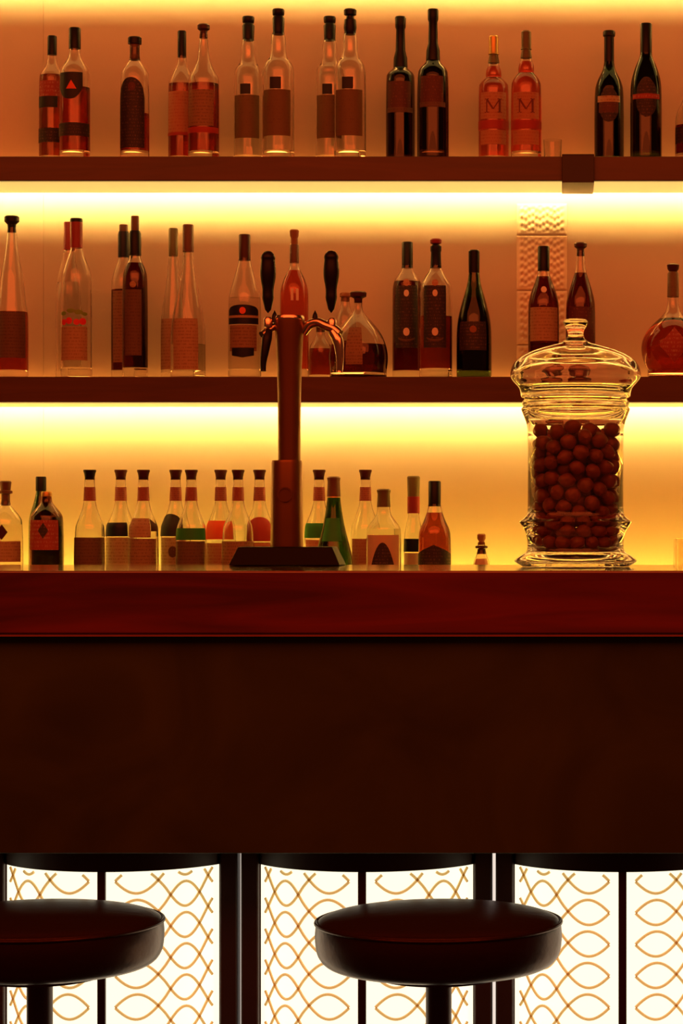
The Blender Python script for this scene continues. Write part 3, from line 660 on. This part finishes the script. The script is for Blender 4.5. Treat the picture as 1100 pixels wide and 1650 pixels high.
# round badge on the sleeve
ms = MB()
yb = -26/s
for (ra, rb_, yy) in ((12/s, 9.5/s, .003), (9.5/s, 0, .0015)):
    n = 32; vv = []; ff = []
    for k in range(n):
        t = 2*math.pi*k/n
        for q, rr in ((0, ra), (1, ra), (2, rb_)):
            dep = yb+.004 if q == 0 else yb-yy
            vv.append((-2/s+rr*math.cos(t), dep, zt(797)+rr*math.sin(t)))
    for k in range(n):
        k2 = (k+1) % n
        ff += [(3*k, 3*k2, 3*k2+1, 3*k+1), (3*k+1, 3*k2+1, 3*k2+2, 3*k+2)]
    ms.add(vv, ff)
ms.build('round_badge', COPPER, r, sharp=30)
for sgn, hx, in ((-1, 433), (1, 535)):
    if sgn < 0:
        path = [tp(452, 524), tp(442, 527, -.004), tp(432, 534, -.012), tp(424, 541, -.02)]
        rads = 6/s
        sp = [tp(433, 534, -.012), tp(432, 548, -.02), tp(429, 570, -.024), tp(427, 586, -.025), tp(427, 600, -.026)]; sr = [7/s, 8/s, 6.5/s, 5/s, 4/s]
        base_pt = (433, 528, -.012)
    else:
        path = [tp(488, 536), tp(498, 524, -.004), tp(512, 520, -.01), tp(526, 526, -.016), tp(540, 532, -.02), tp(549, 540, -.024)]
        rads = 7.5/s
        sp = [tp(538, 536, -.02), tp(546, 550, -.024), tp(549, 566, -.026), tp(550, 584, -.027), tp(549, 602, -.027)]; sr = [8/s, 9/s, 7.5/s, 6/s, 5/s]
        base_pt = (536, 530, -.018)
    p2 = bezier(path, 6); MB().tube(p2, rads, 14).build('arm', STEEL, r, sharp=60)
    q2 = bezier(sp, 6); rr = [sr[min(int(i/6), 3)]+(sr[min(int(i/6)+1, 4)]-sr[min(int(i/6), 3)])*((i % 6)/6) for i in range(len(q2))]
    MB().tube(q2, rr, 14).build('spout', BLACK if sgn < 0 else STEEL, r, sharp=60)
    bx_, by_, bd_ = base_pt
    h = MB(); prof = [(by_, 7), (by_-12, 7.5), (by_-16, 4.5), (500, 5), (494, 6.5), (482, 9.5), (476, 9), (466, 9), (452, 12), (440, 13), (428, 12), (420, 11), (417, 12), (413, 11), (408, 7.5), (406, 4), (405.5, 0)]
    lp = [((hw)/s, zt(y)) for y, hw in prof]
    h.lathe([(0, lp[0][1])]+lp[:3], 24, cx=(bx_-464)/s, cy=bd_); h.build('valve_stem', STEEL, r, sharp=40)
    h = MB().lathe([(0, zt(506))]+chaikin([((hw)/s, zt(y)) for y, hw in prof[3:]], 1), 28, cx=(hx-464)/s, cy=bd_); h.build('tap_handle', BLACK, r, sharp=50)
for px in (443, 508):
    MB().lathe([(0, zt(520)), (6/s, zt(520)), (4/s, zt(508)), (0, zt(500))], 16, cx=(px-464)/s, cy=-.006).build('screw_cap', BLACK, r)

# ------------------------------------------------------------------ glass jar of nuts
d = 4.09; s = F/d; jx = X(927, d)
r = empty('glass_jar', (jx, d, CT+.0004), 'big lidded glass jar filled with brown nuts standing on the bar top', 'jar')
def zj(py): return Z(py, d)-CT-.0004
JG = glass('jar_glass', (.98, .96, .93))
zfl = zj(890)
outer = [(86, 914), (98, 906), (99, 902), (90, 895), (79, 889), (77, 880), (79, 862), (84, 850), (90, 843), (91, 840), (84, 836), (78, 829), (77, 815), (77, 700), (79, 682), (83, 672), (86, 664), (88, 660), (86, 657), (84, 655), (86, 652), (87, 648), (84, 645), (82, 642)]
O = [(hw/s, max(zj(y), 0)) for hw, y in outer]; O[0] = (86/s, 0)
I = [(78.5/s, zj(642)), (79/s, zj(668)), (74/s, zj(684)), (73.5/s, zj(700)), (73.5/s, zj(886)), (70/s, zfl), (0, zfl)]
MB().lathe([(0, .003), (60/s, .003), (80/s, 0)]+chaikin(O, 1)+I, 96).build('jar_body', JG, r, sharp=45)
lid = [(82, 641.5), (88, 640), (88.5, 632), (91, 624), (99, 616), (105, 608), (105, 601), (103, 592), (98, 583), (86, 573), (66, 564), (40, 556.5), (22, 552), (14, 546), (12.5, 538), (14, 531), (18.5, 525), (20.5, 519), (17, 515), (9, 513.5), (0, 513.5)]
out = chaikin([(a/s, zj(b)) for a, b in lid], 2)
ins = [(79.5, 641.3), (80, 634), (83, 628), (94, 617), (100, 608), (100, 601), (97.5, 594), (92, 587), (81, 577.5), (62, 569), (38, 562), (0, 559)][::-1]
ins = chaikin([(a/s, zj(b)) for a, b in ins], 2)
MB().lathe(ins+[(82/s, zj(641.8))]+out[1:], 96).build('lid', JG, r, sharp=60)
# nuts
NR = .0133; RJ = 73.0/s-.0008; z_lo = CT+.0004+zfl+.0012; z_hi = Z(684, d)
rng = np.random.default_rng(5)
N = 218
pos = np.zeros((N, 3)); rr_ = np.sqrt(rng.random(N))*(RJ-NR); th = rng.random(N)*2*np.pi
pos[:, 0] = rr_*np.cos(th); pos[:, 1] = rr_*np.sin(th); pos[:, 2] = z_lo+NR+rng.random(N)*(z_hi-z_lo)*1.25
for it in range(900):
    pos[:, 2] -= .0006 if it < 600 else .00005
    for _ in range(3):
        D = pos[:, None]-pos[None]; dist = np.sqrt((D**2).sum(-1))+np.eye(N)
        ov = np.clip(2*NR-dist, 0, None); np.fill_diagonal(ov, 0)
        pos += (D/dist[..., None]*ov[..., None]).sum(1)*.32
        q = np.sqrt(pos[:, 0]**2+pos[:, 1]**2); k = np.where(q > RJ-NR, (RJ-NR)/np.maximum(q, 1e-6), 1); pos[:, 0] *= k; pos[:, 1] *= k
        pos[:, 2] = np.maximum(pos[:, 2], z_lo+NR)
print('nuts top', pos[:, 2].max()+NR, 'wanted', z_hi)
NUTM = mat('brown_nut_shell', (.27, .068, .024), .42, var=.4, scale=45, bump=.5)
def nut_mesh():
    v = []; f = []; n, m = 20, 12
    for j in range(m+1):
        p = math.pi*j/m
        for i in range(n):
            t = 2*math.pi*i/n
            rad = .0127*(1+.025*math.sin(3*t+2*p)+.03*math.sin(5*p+t))
            x = rad*math.sin(p)*math.cos(t); y = rad*.93*math.sin(p)*math.sin(t); z = rad*1.06*math.cos(p)
            v.append((x, y, z+.0008*math.copysign(1, z)*(abs(math.cos(p))**6)))
    for j in range(m):
        for i in range(n): f.append((j*n+i, (j+1)*n+i, (j+1)*n+(i+1) % n, j*n+(i+1) % n))
    me_ = mesh('nut', v, f, NUTM, sharp=80); return me_
nut0 = nut_mesh()
used = False
for p in pos:
    o = nut0 if not used else nut0.copy()
    if used: COL.objects.link(o)
    used = True
    o.location = (jx+p[0], d+p[1], p[2]); o.rotation_euler = tuple(rng.random(3)*6.28)
    tag(o, 'smooth brown shelled nut piled inside the big lidded glass jar', 'nut', 'brown nuts in the glass jar')
